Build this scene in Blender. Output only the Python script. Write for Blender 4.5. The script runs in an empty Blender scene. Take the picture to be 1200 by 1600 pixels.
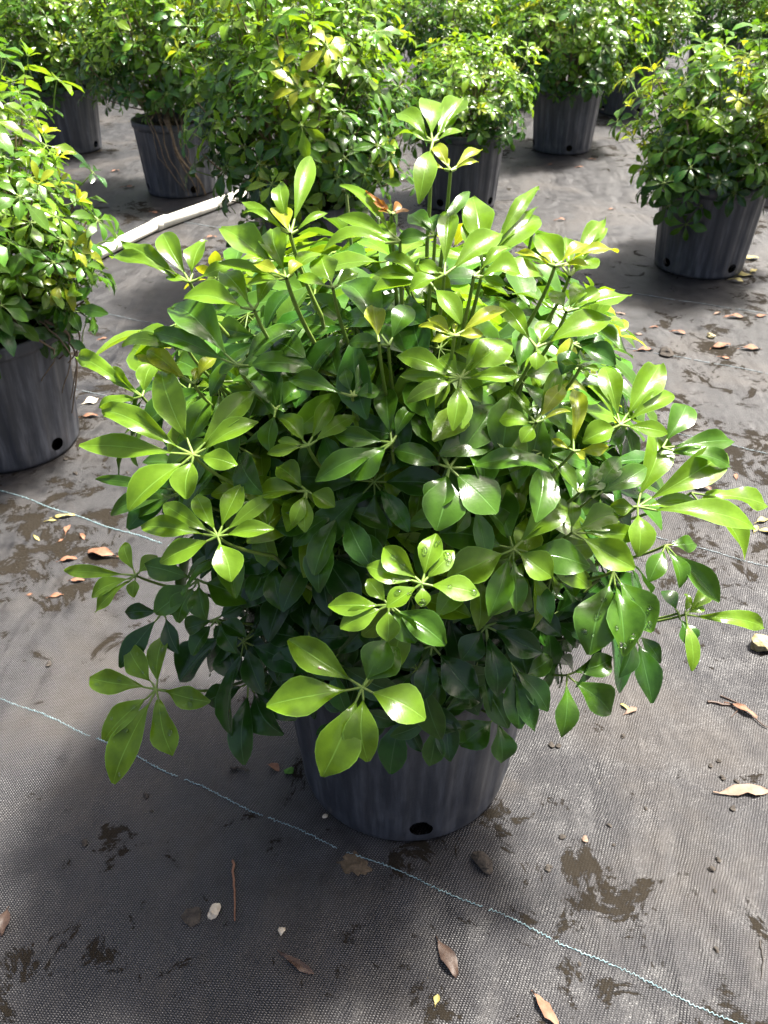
import bpy, bmesh, math, random
import numpy as np
from mathutils import Vector, Matrix

SC = bpy.context.scene
COL = SC.collection
rng = np.random.default_rng(11)
R = math.radians

# ------------------------------------------------------------------ camera, world, sun, exposure
F_PX, PITCH, CAM_H = 1340.0, R(35.0), 1.38          # focal length in photo pixels (1200 x 1600), tilt, height
cam_d = bpy.data.cameras.new('camera')
cam_d.sensor_fit = 'VERTICAL'; cam_d.sensor_height = 36.0; cam_d.sensor_width = 27.0
cam_d.lens = 36.0 * F_PX / 1600.0
cam_d.clip_start = 0.02; cam_d.clip_end = 500.0
cam_d.dof.use_dof = True; cam_d.dof.focus_distance = 1.12; cam_d.dof.aperture_fstop = 13.0
cam = bpy.data.objects.new('camera', cam_d); COL.objects.link(cam)
cam.location = (0, 0, CAM_H); cam.rotation_euler = (R(90) - PITCH, 0, 0)
SC.camera = cam
SC.cycles.max_bounces = 6; SC.cycles.diffuse_bounces = 3; SC.cycles.glossy_bounces = 2; SC.cycles.transmission_bounces = 4
SC.render.resolution_x, SC.render.resolution_y = 768, 1024

SUN_AZ, SUN_EL = R(60), R(66)                       # azimuth clockwise from +Y (straight ahead)
world = bpy.data.worlds.new('World'); SC.world = world; world.use_nodes = True
wn = world.node_tree
sky = wn.nodes.new('ShaderNodeTexSky'); sky.sky_type = 'NISHITA'; sky.sun_disc = False
sky.sun_elevation = SUN_EL; sky.sun_rotation = SUN_AZ
sky.air_density = 0.8; sky.dust_density = 9.0; sky.ozone_density = 0.6
wn.nodes['Background'].inputs[1].default_value = 0.072
wn.links.new(sky.outputs[0], wn.nodes['Background'].inputs[0])
sun_d = bpy.data.lights.new('sun', 'SUN'); sun_d.energy = 5.0; sun_d.angle = R(7); sun_d.color = (1.0, 0.955, 0.88)
sun = bpy.data.objects.new('sun', sun_d); COL.objects.link(sun)
sdir = Vector((math.sin(SUN_AZ) * math.cos(SUN_EL), math.cos(SUN_AZ) * math.cos(SUN_EL), math.sin(SUN_EL)))
sun.rotation_euler = (-sdir).to_track_quat('-Z', 'Y').to_euler(); sun.location = (3, 5, 8)
SC.view_settings.view_transform = 'Standard'; SC.view_settings.look = 'None'
SC.view_settings.exposure = 2.0; SC.view_settings.gamma = 1.0; SC.view_settings.use_curve_mapping = False

# ------------------------------------------------------------------ pixel -> place
CS, SN = math.cos(PITCH), math.sin(PITCH)
CAM = np.array([0, 0, CAM_H])
def ray(x, y):
    u, v = (x - 600) / F_PX, (y - 800) / F_PX
    return np.array([u, CS - v * SN, -(SN + v * CS)])
def ground(x, y, z=0.0):
    d = ray(x, y); return CAM + d * ((z - CAM_H) / d[2])
def depth_of(p):
    return p[1] * CS - (p[2] - CAM_H) * SN
def unit(v):
    v = np.asarray(v, float); return v / (np.linalg.norm(v) + 1e-12)

# ------------------------------------------------------------------ mesh helpers
class MB:
    """collects quads (as one mesh object)"""
    def __init__(s): s.V = []; s.F = []; s.U = []; s.M = []; s.n = 0
    def add(s, V, F, U=None, m=0):
        V = np.asarray(V, float); F = np.asarray(F, int)
        s.V.append(V); s.F.append(F + s.n); s.n += len(V)
        s.U.append(np.zeros((len(V), 2)) if U is None else np.asarray(U, float))
        s.M.append(np.full(len(F), m) if np.isscalar(m) else np.asarray(m)); return s
    def mesh(s, name, mats, smooth=True):
        V = np.concatenate(s.V); F = np.concatenate(s.F); U = np.concatenate(s.U); M = np.concatenate(s.M)
        me = bpy.data.meshes.new(name)
        k = F.shape[1]
        me.vertices.add(len(V)); me.vertices.foreach_set('co', V.astype(np.float32).ravel())
        me.loops.add(F.size); me.loops.foreach_set('vertex_index', F.astype(np.int32).ravel())
        me.polygons.add(len(F)); me.polygons.foreach_set('loop_start', np.arange(0, F.size, k, dtype=np.int32))
        uv = me.uv_layers.new(name='UVMap'); uv.data.foreach_set('uv', U[F.ravel()].astype(np.float32).ravel())
        for m in mats: me.materials.append(m)
        me.polygons.foreach_set('material_index', M.astype(np.int32))
        me.polygons.foreach_set('use_smooth', np.full(len(F), smooth))
        me.update(calc_edges=True); me.validate()
        return me

def link(name, me, parent=None, loc=(0, 0, 0)):
    o = bpy.data.objects.new(name, me); COL.objects.link(o); o.location = loc
    if parent is not None: o.parent = parent
    return o
def tag(o, label=None, cat=None, group=None, kind=None):
    if label: o['label'] = label
    if cat: o['category'] = cat
    if group: o['group'] = group
    if kind: o['kind'] = kind
    return o

def tube_arrays(P, rad, n=6):
    P = np.asarray(P, float); k = len(P)
    rad = np.full(k, rad) if np.isscalar(rad) else np.asarray(rad)
    T = np.gradient(P, axis=0); T /= np.linalg.norm(T, axis=1)[:, None] + 1e-12
    ref = np.array([0.31, 0.22, 0.92]) if abs(T[:, 2]).mean() < 0.8 else np.array([1.0, 0.1, 0.05])
    A = np.cross(T, ref); A /= np.linalg.norm(A, axis=1)[:, None] + 1e-12
    B = np.cross(T, A)
    a = np.arange(n) / n * 2 * np.pi
    V = (P[:, None] + rad[:, None, None] * (np.cos(a)[None, :, None] * A[:, None] + np.sin(a)[None, :, None] * B[:, None])).reshape(-1, 3)
    i, j = np.meshgrid(np.arange(k - 1), np.arange(n), indexing='ij'); j2 = (j + 1) % n
    F = np.stack([i * n + j, i * n + j2, (i + 1) * n + j2, (i + 1) * n + j], -1).reshape(-1, 4)
    U = np.stack([np.tile(a / 6.2832, k), np.repeat(np.linspace(0, 1, k), n)], -1)
    return V, F, U
def bez(a, b, c, n):
    t = np.linspace(0, 1, n)[:, None]
    a, b, c = map(np.asarray, (a, b, c))
    return a * (1 - t) ** 2 + 2 * b * t * (1 - t) + c * t * t

# ------------------------------------------------------------------ materials
def new_mat(name):
    m = bpy.data.materials.new(name); m.use_nodes = True
    nt = m.node_tree; return m, nt, nt.nodes, nt.links, nt.nodes['Principled BSDF'], nt.nodes['Material Output']
def val(nodes, op, a, b=None, links=None, clamp=False):
    n = nodes.new('ShaderNodeMath'); n.operation = op; n.use_clamp = clamp
    for i, x in enumerate((a, b)):
        if x is None: continue
        if isinstance(x, (int, float)): n.inputs[i].default_value = x
        else: links.new(x, n.inputs[i])
    return n.outputs[0]
def mixc(nodes, links, fac, a, b, mode='MIX'):
    n = nodes.new('ShaderNodeMix'); n.data_type = 'RGBA'; n.blend_type = mode
    for sock, x in ((n.inputs[0], fac), (n.inputs[6], a), (n.inputs[7], b)):
        if isinstance(x, (int, float)): sock.default_value = x
        elif isinstance(x, tuple): sock.default_value = (*x, 1) if len(x) == 3 else x
        else: links.new(x, sock)
    return n.outputs[2]
def noise(nodes, links, vec, scale, detail=3, rough=0.55, dist=0.0):
    n = nodes.new('ShaderNodeTexNoise'); n.inputs['Scale'].default_value = scale
    n.inputs['Detail'].default_value = detail; n.inputs['Roughness'].default_value = rough; n.inputs['Distortion'].default_value = dist
    if vec is not None: links.new(vec, n.inputs['Vector'])
    return n.outputs['Fac']
def ramp(nodes, links, fac, stops):
    n = nodes.new('ShaderNodeValToRGB'); e = n.color_ramp.elements
    while len(e) < len(stops): e.new(0.5)
    for el, (p, c) in zip(e, stops):
        el.position = p; el.color = (c, c, c, 1) if isinstance(c, (int, float)) else (*c, 1)
    links.new(fac, n.inputs[0]); return n.outputs[0]
def smooth01(nodes, links, x, lo, hi):
    n = nodes.new('ShaderNodeMapRange'); n.interpolation_type = 'SMOOTHSTEP'
    n.inputs[1].default_value = lo; n.inputs[2].default_value = hi
    links.new(x, n.inputs[0]); return n.outputs[0]

def leaf_material(name, base, trans, rough=0.3, fine=True):
    m, nt, N, L, P, out = new_mat(name)
    geo = N.new('ShaderNodeNewGeometry'); uvn = N.new('ShaderNodeUVMap'); uvn.uv_map = 'UVMap'
    sep = N.new('ShaderNodeSeparateXYZ'); L.new(uvn.outputs[0], sep.inputs[0])
    tc = N.new('ShaderNodeTexCoord')
    across = val(N, 'ABSOLUTE', val(N, 'SUBTRACT', sep.outputs[0], 0.5, L), None, L)
    rnd = geo.outputs['Random Per Island']
    hsv = N.new('ShaderNodeHueSaturation'); hsv.inputs['Color'].default_value = (*base, 1)
    L.new(val(N, 'ADD', val(N, 'MULTIPLY', rnd, 0.026, L), 0.474, L), hsv.inputs['Hue'])
    rnd2 = val(N, 'FRACT', val(N, 'MULTIPLY', rnd, 7.31, L), None, L)
    L.new(val(N, 'ADD', val(N, 'MULTIPLY', rnd2, 0.5, L), 0.75, L), hsv.inputs['Value'])
    nz = noise(N, L, tc.outputs['Object'], 38, 4)
    blot = ramp(N, L, nz, [(0.3, 0.72), (0.7, 1.18)])
    col = mixc(N, L, 1.0, hsv.outputs[0], blot, 'MULTIPLY')
    # pale midrib, pale margin, faint side veins
    rib = val(N, 'SUBTRACT', 1.0, smooth01(N, L, across, 0.006, 0.028), L)
    marg = smooth01(N, L, across, 0.455, 0.5)
    vx = val(N, 'SUBTRACT', val(N, 'MULTIPLY', sep.outputs[1], 15.0, L), val(N, 'MULTIPLY', across, 9.0, L), L)
    vein = val(N, 'POWER', val(N, 'ABSOLUTE', val(N, 'SINE', val(N, 'MULTIPLY', vx, 3.1416, L), None, L), None, L), 0.35, L)
    pale = tuple(min(1, c * 1.7 + 0.05) for c in base)
    col = mixc(N, L, val(N, 'MULTIPLY', rib, 0.45, L), col, pale)
    col = mixc(N, L, val(N, 'MULTIPLY', marg, 0.45, L), col, pale)
    # small brown blemishes
    sp = noise(N, L, tc.outputs['Object'], 55, 2)
    spot = smooth01(N, L, sp, 0.765, 0.79)
    col = mixc(N, L, spot, col, (0.16, 0.08, 0.025))
    # the underside of a leaf is paler and dull
    under = (base[0] * 0.8 + 0.035, base[1] * 0.8 + 0.04, base[2] * 0.8 + 0.012)
    col2 = mixc(N, L, val(N, 'MULTIPLY', geo.outputs['Backfacing'], 0.6, L), col, under)
    L.new(col2, P.inputs['Base Color'])
    rg = val(N, 'ADD', rough - 0.06, val(N, 'MULTIPLY', noise(N, L, tc.outputs['Object'], 70, 2), 0.16, L), L)
    rg = val(N, 'ADD', rg, val(N, 'MULTIPLY', geo.outputs['Backfacing'], 0.2, L), L)
    L.new(rg, P.inputs['Roughness']); P.inputs['Specular IOR Level'].default_value = 0.42
    if fine:
        h = val(N, 'ADD', val(N, 'MULTIPLY', vein, 0.08, L), val(N, 'MULTIPLY', noise(N, L, tc.outputs['Object'], 110, 3), 0.55, L), L)
        h = val(N, 'SUBTRACT', h, val(N, 'MULTIPLY', rib, 0.6, L), L)
        b = N.new('ShaderNodeBump'); b.inputs['Strength'].default_value = 0.35; b.inputs['Distance'].default_value = 0.0014
        L.new(h, b.inputs['Height']); L.new(b.outputs[0], P.inputs['Normal'])
    tr = N.new('ShaderNodeBsdfTranslucent')
    L.new(mixc(N, L, 1.0, col, (1.9, 1.75, 0.7), 'MULTIPLY'), tr.inputs['Color'])
    mx = N.new('ShaderNodeMixShader'); mx.inputs[0].default_value = trans
    L.new(P.outputs[0], mx.inputs[1]); L.new(tr.outputs[0], mx.inputs[2]); L.new(mx.outputs[0], out.inputs[0])
    return m

TONES = 'ybmndo'
LEAF = {
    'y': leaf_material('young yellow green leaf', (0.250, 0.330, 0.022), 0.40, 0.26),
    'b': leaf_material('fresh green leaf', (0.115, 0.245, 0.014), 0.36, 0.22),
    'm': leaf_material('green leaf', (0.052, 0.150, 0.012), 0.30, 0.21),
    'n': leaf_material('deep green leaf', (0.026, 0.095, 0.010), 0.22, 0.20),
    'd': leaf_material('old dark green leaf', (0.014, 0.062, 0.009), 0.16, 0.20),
    'o': leaf_material('bronze sprout leaf', (0.240, 0.120, 0.020), 0.30, 0.35),
}
def simple_mat(name, c1, c2, scale, rough=0.7, bump=0.3, bdist=0.002, spec=0.4, stretch=None, detail=4):
    m, nt, N, L, P, out = new_mat(name)
    tc = N.new('ShaderNodeTexCoord'); vec = tc.outputs['Object']
    if stretch:
        mp = N.new('ShaderNodeMapping'); mp.inputs['Scale'].default_value = stretch; L.new(vec, mp.inputs[0]); vec = mp.outputs[0]
    nz = noise(N, L, vec, scale, detail, 0.6)
    L.new(mixc(N, L, smooth01(N, L, nz, 0.3, 0.7), c1, c2), P.inputs['Base Color'])
    P.inputs['Roughness'].default_value = rough; P.inputs['Specular IOR Level'].default_value = spec
    b = N.new('ShaderNodeBump'); b.inputs['Strength'].default_value = bump; b.inputs['Distance'].default_value = bdist
    L.new(noise(N, L, vec, scale * 2.5, 4), b.inputs['Height']); L.new(b.outputs[0], P.inputs['Normal'])
    return m
M_PETIOLE = simple_mat('pale green stalk', (0.11, 0.19, 0.03), (0.18, 0.25, 0.05), 60, 0.45)
M_STEM = simple_mat('green brown stem', (0.07, 0.12, 0.03), (0.13, 0.16, 0.05), 45, 0.55)
M_BARK = simple_mat('tan bark', (0.11, 0.075, 0.045), (0.20, 0.15, 0.10), 60, 0.8)
M_SOIL = simple_mat('dark potting soil', (0.018, 0.013, 0.009), (0.05, 0.036, 0.024), 40, 0.95, 1.0, 0.01)
M_PVC = None
M_DRY = simple_mat('dry brown leaf', (0.13, 0.055, 0.028), (0.22, 0.115, 0.07), 50, 0.75)
M_DARKDRY = simple_mat('wet dark brown leaf', (0.035, 0.02, 0.014), (0.08, 0.05, 0.035), 50, 0.5)
M_TAN = simple_mat('bleached tan leaf', (0.13, 0.085, 0.06), (0.20, 0.14, 0.10), 50, 0.75)
M_YEL = simple_mat('yellowed leaf', (0.26, 0.23, 0.06), (0.36, 0.30, 0.12), 50, 0.6)
M_WHITE = simple_mat('pale limestone', (0.45, 0.38, 0.28), (0.62, 0.56, 0.45), 60, 0.8, 0.6, 0.003)
M_ROCK = simple_mat('yellowish stone', (0.17, 0.14, 0.06), (0.40, 0.35, 0.22), 40, 0.85, 0.8, 0.004)
M_CLOD = simple_mat('dark earth clod', (0.022, 0.019, 0.016), (0.06, 0.05, 0.04), 60, 0.9, 0.8, 0.004)
M_MUD = simple_mat('brown mud', (0.05, 0.036, 0.02), (0.11, 0.08, 0.05), 60, 0.8, 0.8, 0.004)
M_MOSS = simple_mat('moss', (0.05, 0.14, 0.02), (0.10, 0.22, 0.04), 60, 0.9)
M_TWINE = simple_mat('pale blue thread', (0.12, 0.22, 0.25), (0.27, 0.36, 0.37), 220, 0.6)
M_TWINE2 = simple_mat('dirty blue thread', (0.10, 0.12, 0.13), (0.24, 0.29, 0.31), 60, 0.7)
m, nt, N, L, P, out = new_mat('water'); M_WATER = m
P.inputs['Base Color'].default_value = (0.95, 1, 0.95, 1); P.inputs['Roughness'].default_value = 0.02
P.inputs['Transmission Weight'].default_value = 1.0; P.inputs['IOR'].default_value = 1.33

# pot plastic: black gone grey with scuffs, dust and run-down streaks
m, nt, N, L, P, out = new_mat('grey black pot plastic'); M_POT = m
tc = N.new('ShaderNodeTexCoord'); oi = N.new('ShaderNodeObjectInfo')
add = N.new('ShaderNodeVectorMath'); add.operation = 'ADD'; L.new(tc.outputs['Object'], add.inputs[0])
cmb = N.new('ShaderNodeCombineXYZ'); L.new(val(N, 'MULTIPLY', oi.outputs['Random'], 31.0, L), cmb.inputs[0]); L.new(cmb.outputs[0], add.inputs[1])
mp = N.new('ShaderNodeMapping'); mp.inputs['Scale'].default_value = (1, 1, 0.07); L.new(add.outputs[0], mp.inputs[0])
st = smooth01(N, L, noise(N, L, mp.outputs[0], 42, 5, 0.65), 0.42, 0.78)
blo = smooth01(N, L, noise(N, L, add.outputs[0], 9, 4), 0.4, 0.7)
sepz = N.new('ShaderNodeSeparateXYZ'); L.new(tc.outputs['Object'], sepz.inputs[0])
dust = val(N, 'MULTIPLY', val(N, 'SUBTRACT', 1.0, smooth01(N, L, sepz.outputs[2], 0.0, 0.13), L), smooth01(N, L, noise(N, L, add.outputs[0], 14, 4), 0.45, 0.75), L)
c = mixc(N, L, val(N, 'MULTIPLY', st, 0.8, L), (0.034, 0.038, 0.047), (0.125, 0.134, 0.155))
c = mixc(N, L, val(N, 'MULTIPLY', blo, 0.35, L), c, (0.030, 0.033, 0.040))
c = mixc(N, L, val(N, 'MULTIPLY', dust, 0.5, L), c, (0.16, 0.155, 0.15))
L.new(c, P.inputs['Base Color'])
L.new(val(N, 'ADD', 0.36, val(N, 'MULTIPLY', blo, 0.22, L), L), P.inputs['Roughness'])
b = N.new('ShaderNodeBump'); b.inputs['Strength'].default_value = 0.25; b.inputs['Distance'].default_value = 0.0012
L.new(val(N, 'ADD', noise(N, L, add.outputs[0], 260, 2), noise(N, L, mp.outputs[0], 90, 3), L), b.inputs['Height']); L.new(b.outputs[0], P.inputs['Normal'])

# weathered white pipe
m, nt, N, L, P, out = new_mat('weathered white plastic pipe'); M_PVC = m
tc = N.new('ShaderNodeTexCoord')
g = smooth01(N, L, noise(N, L, tc.outputs['Object'], 11, 5, 0.65), 0.5, 0.72)
L.new(mixc(N, L, val(N, 'MULTIPLY', g, 0.65, L), (0.78, 0.75, 0.66), (0.20, 0.18, 0.13)), P.inputs['Base Color']); P.inputs['Roughness'].default_value = 0.45

# woven black ground fabric. s runs along the blue seams, t across them
SEAM = math.atan2(-0.4808, 1.0)
m, nt, N, L, P, out = new_mat('woven black ground fabric'); M_GROUND = m
tc = N.new('ShaderNodeTexCoord'); OBJ = tc.outputs['Object']
mp = N.new('ShaderNodeMapping'); mp.vector_type = 'TEXTURE'; mp.inputs['Rotation'].default_value = (0, 0, SEAM); L.new(OBJ, mp.inputs[0])
wob = N.new('ShaderNodeVectorMath'); wob.operation = 'MULTIPLY_ADD'
nv = N.new('ShaderNodeTexNoise'); nv.inputs['Scale'].default_value = 9; L.new(mp.outputs[0], nv.inputs['Vector'])
L.new(nv.outputs['Color'], wob.inputs[0]); wob.inputs[1].default_value = (0.012, 0.012, 0); L.new(mp.outputs[0], wob.inputs[2])
sp = N.new('ShaderNodeSeparateXYZ'); L.new(wob.outputs[0], sp.inputs[0])
WS, WT = 0.0049, 0.0037
ss = val(N, 'DIVIDE', sp.outputs[0], WS, L); tt = val(N, 'DIVIDE', sp.outputs[1], WT, L)
col_i = val(N, 'FLOOR', ss, None, L)
warp = val(N, 'ABSOLUTE', val(N, 'SINE', val(N, 'MULTIPLY', ss, math.pi, L), None, L), None, L)
dash = val(N, 'SINE', val(N, 'MULTIPLY', val(N, 'ADD', tt, val(N, 'MULTIPLY', col_i, 0.5, L), L), 2 * math.pi, L), None, L)
weave = val(N, 'MULTIPLY', warp, val(N, 'ADD', 0.52, val(N, 'MULTIPLY', dash, 0.48, L), L), L)
worn = val(N, 'ADD', 0.42, val(N, 'MULTIPLY', smooth01(N, L, noise(N, L, OBJ, 17, 5, 0.65), 0.3, 0.7), 0.58, L), L)
weave = val(N, 'MULTIPLY', weave, worn, L)
# fold lines and slack: stretched noise roughly along t
mp2 = N.new('ShaderNodeMapping'); mp2.inputs['Scale'].default_value = (3.2, 1.1, 1); mp2.inputs['Rotation'].default_value = (0, 0, R(-25)); L.new(OBJ, mp2.inputs[0])
slack = noise(N, L, mp2.outputs[0], 1.6, 3, 0.5, 0.4)
# dirt: crusty patches (sharp), thin film (soft)
crust_n = noise(N, L, OBJ, 9.0, 10, 0.76, 0.6)
crust_w = smooth01(N, L, noise(N, L, OBJ, 1.35, 3, 0.5), 0.42, 0.66)
crust = smooth01(N, L, val(N, 'ADD', crust_n, val(N, 'MULTIPLY', crust_w, 0.12, L), L), 0.615, 0.64)
film = smooth01(N, L, noise(N, L, OBJ, 2.6, 6, 0.62, 0.5), 0.44, 0.70)
grit = smooth01(N, L, noise(N, L, OBJ, 95, 2, 0.5), 0.74, 0.80)
var = noise(N, L, wob.outputs[0], 230, 2, 0.5)
base = mixc(N, L, weave, (0.004, 0.004, 0.005), (0.042, 0.040, 0.043))
base = mixc(N, L, val(N, 'MULTIPLY', film, 0.5, L), base, (0.045, 0.037, 0.029))
base = mixc(N, L, val(N, 'MULTIPLY', crust, 0.9, L), base, (0.015, 0.012, 0.008))
base = mixc(N, L, val(N, 'MULTIPLY', grit, 0.5, L), base, (0.10, 0.085, 0.06))
L.new(base, P.inputs['Base Color'])
P.inputs['IOR'].default_value = 1.62
rg = val(N, 'ADD', 0.37, val(N, 'MULTIPLY', film, 0.12, L), L)
rg = val(N, 'ADD', rg, val(N, 'MULTIPLY', crust, 0.38, L), L)
rg = val(N, 'ADD', rg, val(N, 'MULTIPLY', var, 0.12, L), L)
L.new(rg, P.inputs['Roughness'])
L.new(val(N, 'MULTIPLY', val(N, 'ADD', 0.25, val(N, 'MULTIPLY', weave, 0.95, L), L), val(N, 'SUBTRACT', 0.95, val(N, 'MULTIPLY', crust, 0.80, L), L), L), P.inputs['Specular IOR Level'])
b1 = N.new('ShaderNodeBump'); b1.inputs['Strength'].default_value = 0.7; b1.inputs['Distance'].default_value = 0.05; L.new(slack, b1.inputs['Height'])
b2 = N.new('ShaderNodeBump'); b2.inputs['Strength'].default_value = 0.8; b2.inputs['Distance'].default_value = 0.0020
wh = val(N, 'MULTIPLY', val(N, 'ADD', weave, val(N, 'MULTIPLY', var, 0.8, L), L), val(N, 'SUBTRACT', 1.0, val(N, 'MULTIPLY', crust, 0.8, L), L), L)
wh = val(N, 'ADD', wh, val(N, 'MULTIPLY', val(N, 'MULTIPLY', crust, noise(N, L, OBJ, 130, 4), L), 2.0, L), L)
L.new(wh, b2.inputs['Height']); L.new(b1.outputs[0], b2.inputs['Normal']); L.new(b2.outputs[0], P.inputs['Normal'])

# ------------------------------------------------------------------ ground and its blue seams
mb = MB(); S = 150.0
mb.add([(-S, -S, 0), (S, -S, 0), (S, S, 0), (-S, S, 0)], [(0, 1, 2, 3)])
gnd = link('ground', mb.mesh('ground', [M_GROUND], False)); tag(gnd, kind='structure')
seam_dir = np.array([math.cos(SEAM), math.sin(SEAM), 0]); seam_n = np.array([-math.sin(SEAM), math.cos(SEAM), 0])
seam0 = ground(580, 1345); seam_gap = 0.595
def seam(k, lo, hi, mat, rad, skip):
    mbx = MB(); q = seam0 + seam_n * seam_gap * k; s = lo
    r2 = np.random.default_rng(50 + k)
    while s < hi:
        ln = r2.uniform(0.05, 0.22); n = max(4, int(ln / 0.0035)); t = np.linspace(s, s + ln, n)
        zz = 0.0018 * np.where(np.arange(n) % 2, 1, -1) * r2.uniform(0.2, 1.2, n) + r2.normal(0, 0.0006, n) + 0.004 * np.sin(t * 7) + 0.0025 * np.sin(t * 31 + k)
        Pp = q + t[:, None] * seam_dir + zz[:, None] * seam_n; Pp[:, 2] = rad * 0.8 + 0.0008 * (np.arange(n) % 2)
        mbx.add(*tube_arrays(Pp, rad * r2.uniform(0.45, 1.25, n), 4)); s += ln + (r2.uniform(0.004, 0.022) if r2.random() < skip else 0.002)
    link('seam_thread', mbx.mesh('seam_thread', [mat]), gnd)
seam(0, -0.95, 0.95, M_TWINE, 0.0011, 0.45)
seam(1, -1.6, -0.15, M_TWINE, 0.0013, 0.35)
for k in (2, 3, 4, 5): seam(k, -2.6, 3.4, M_TWINE2, 0.0014, 0.9)

# ------------------------------------------------------------------ leaflet and leaf shapes
def leaflet_arrays(base, tip, nrm, width, arch=0.05, fold=0.12, droop=0.06, wave=0.0, nu=9, nv=4, ph=0.0, skew=0.0):
    """one leaflet blade from base to tip; nrm = its upper side"""
    base = np.asarray(base, float); tip = np.asarray(tip, float); ax = tip - base; Ln = np.linalg.norm(ax); ax = ax / Ln
    nrm = unit(nrm - ax * np.dot(nrm, ax)); lat = np.cross(nrm, ax)
    s = np.linspace(0, 1, nu + 1); s = 0.5 * s + 0.5 * (0.5 - 0.5 * np.cos(np.pi * s))
    w = np.sin(np.pi * np.clip(s, 1e-4, 1 - 1e-4) ** 1.16) ** 0.80 * (0.62 + 0.38 * np.clip(s / 0.45, 0, 1)) * 1.02
    w[0] = 0.035; w[-1] = 0.10
    v = np.linspace(-1, 1, nv + 1)
    W = (w * width / 2)[:, None]
    up = Ln * (arch * 4 * s * (1 - s))[:, None] - Ln * droop * (s ** 3)[:, None] + Ln * droop * s[:, None] * 0.6
    lift = fold * np.abs(v)[None] * W * 1.6 + wave * Ln * np.sin(s * 9 + ph)[:, None] * v[None] ** 3 * 0.35
    Pp = base + (s * Ln)[:, None, None] * ax + ((v[None] * W) + skew * W * (s * (1 - s))[:, None])[..., None] * lat + (up + lift)[..., None] * nrm
    V = Pp.reshape(-1, 3)
    i, j = np.meshgrid(np.arange(nu), np.arange(nv), indexing='ij'); k = nv + 1
    F = np.stack([i * k + j, (i + 1) * k + j, (i + 1) * k + j + 1, i * k + j + 1], -1).reshape(-1, 4)
    U = np.stack([np.tile((v + 1) / 2, nu + 1), np.repeat(s, nv + 1)], -1)
    return V, F, U

def proto_leaf(r, n, Ll, pet, nu, nv, young=False, tn=4):
    """palmate leaf, hub at the origin, upper side +Z, stalk leaving below; returns list of (V,F,U,slot)"""
    out = []
    a0 = r.uniform(0, 6.28)
    for i in range(n):
        a = a0 + i / n * 6.283 + r.normal(0, 0.09)
        el = R(r.uniform(-28, 8)) if not young else R(r.uniform(20, 55))
        ln = Ll * r.uniform(0.72, 1.15) * (1.0 - 0.25 * (math.cos(a - a0) < -0.6))
        d = np.array([math.cos(a) * math.cos(el), math.sin(a) * math.cos(el), math.sin(el)])
        st = 0.16 * ln; nr = unit(np.array([-math.cos(a) * math.sin(el), -math.sin(a) * math.sin(el), math.cos(el)]) + r.normal(0, 0.22, 3))
        V, F, U = leaflet_arrays(d * st, d * ln, nr, ln * r.uniform(0.33, 0.45), r.uniform(0.02, 0.09), r.uniform(0.08, 0.3), r.uniform(0.0, 0.14), r.uniform(0, 0.12), nu, nv, r.uniform(0, 6))
        out.append((V, F, U, 0))
        if tn > 3: out.append((*tube_arrays([(0, 0, 0), d * st * 1.15], [0.0016, 0.0011], 3), 1))
    bend = r.uniform(-1, 1, 2) * 0.35 * pet
    Pp = bez((bend[0], bend[1], -pet), (0, 0, -pet * 0.5), (0, 0, 0.001), 5)
    out.append((*tube_arrays(Pp, np.linspace(0.0024, 0.0015, 5), 3 if tn < 5 else 5), 1))
    return out

def make_protos(seed, count, n_rng, Ll, pet, nu, nv, young=False, tn=4):
    r = np.random.default_rng(seed)
    return [proto_leaf(r, int(r.integers(*n_rng)), Ll, pet, nu, nv, young, tn) for _ in range(count)]
PROTO_SMALL = make_protos(1, 7, (6, 9), 0.078, 0.075, 4, 2)
PROTO_SMALL_Y = make_protos(2, 3, (5, 7), 0.052, 0.05, 4, 2, True)
PROTO_BIG = make_protos(3, 8, (6, 9), 0.108, 0.11, 7, 4, tn=5)
PROTO_BIG_Y = make_protos(4, 3, (5, 7), 0.065, 0.06, 6, 2, True, tn=5)
_pm = {}
def proto_mesh(kind, protos, idx, tone):
    key = (kind, idx, tone)
    if key not in _pm:
        mbx = MB()
        for V, F, U, s in protos[idx]: mbx.add(V, F, U, s)
        _pm[key] = mbx.mesh('leaf', [LEAF[tone], M_PETIOLE])
    return _pm[key]

def frame(n, roll):
    n = unit(n); ref = np.array([1.0, 0, 0]) if abs(n[0]) < 0.8 else np.array([0, 1.0, 0])
    x = unit(np.cross(ref, n)); y = np.cross(n, x); c, s = math.cos(roll), math.sin(roll)
    return np.stack([x * c + y * s, -x * s + y * c, n], 1)

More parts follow.
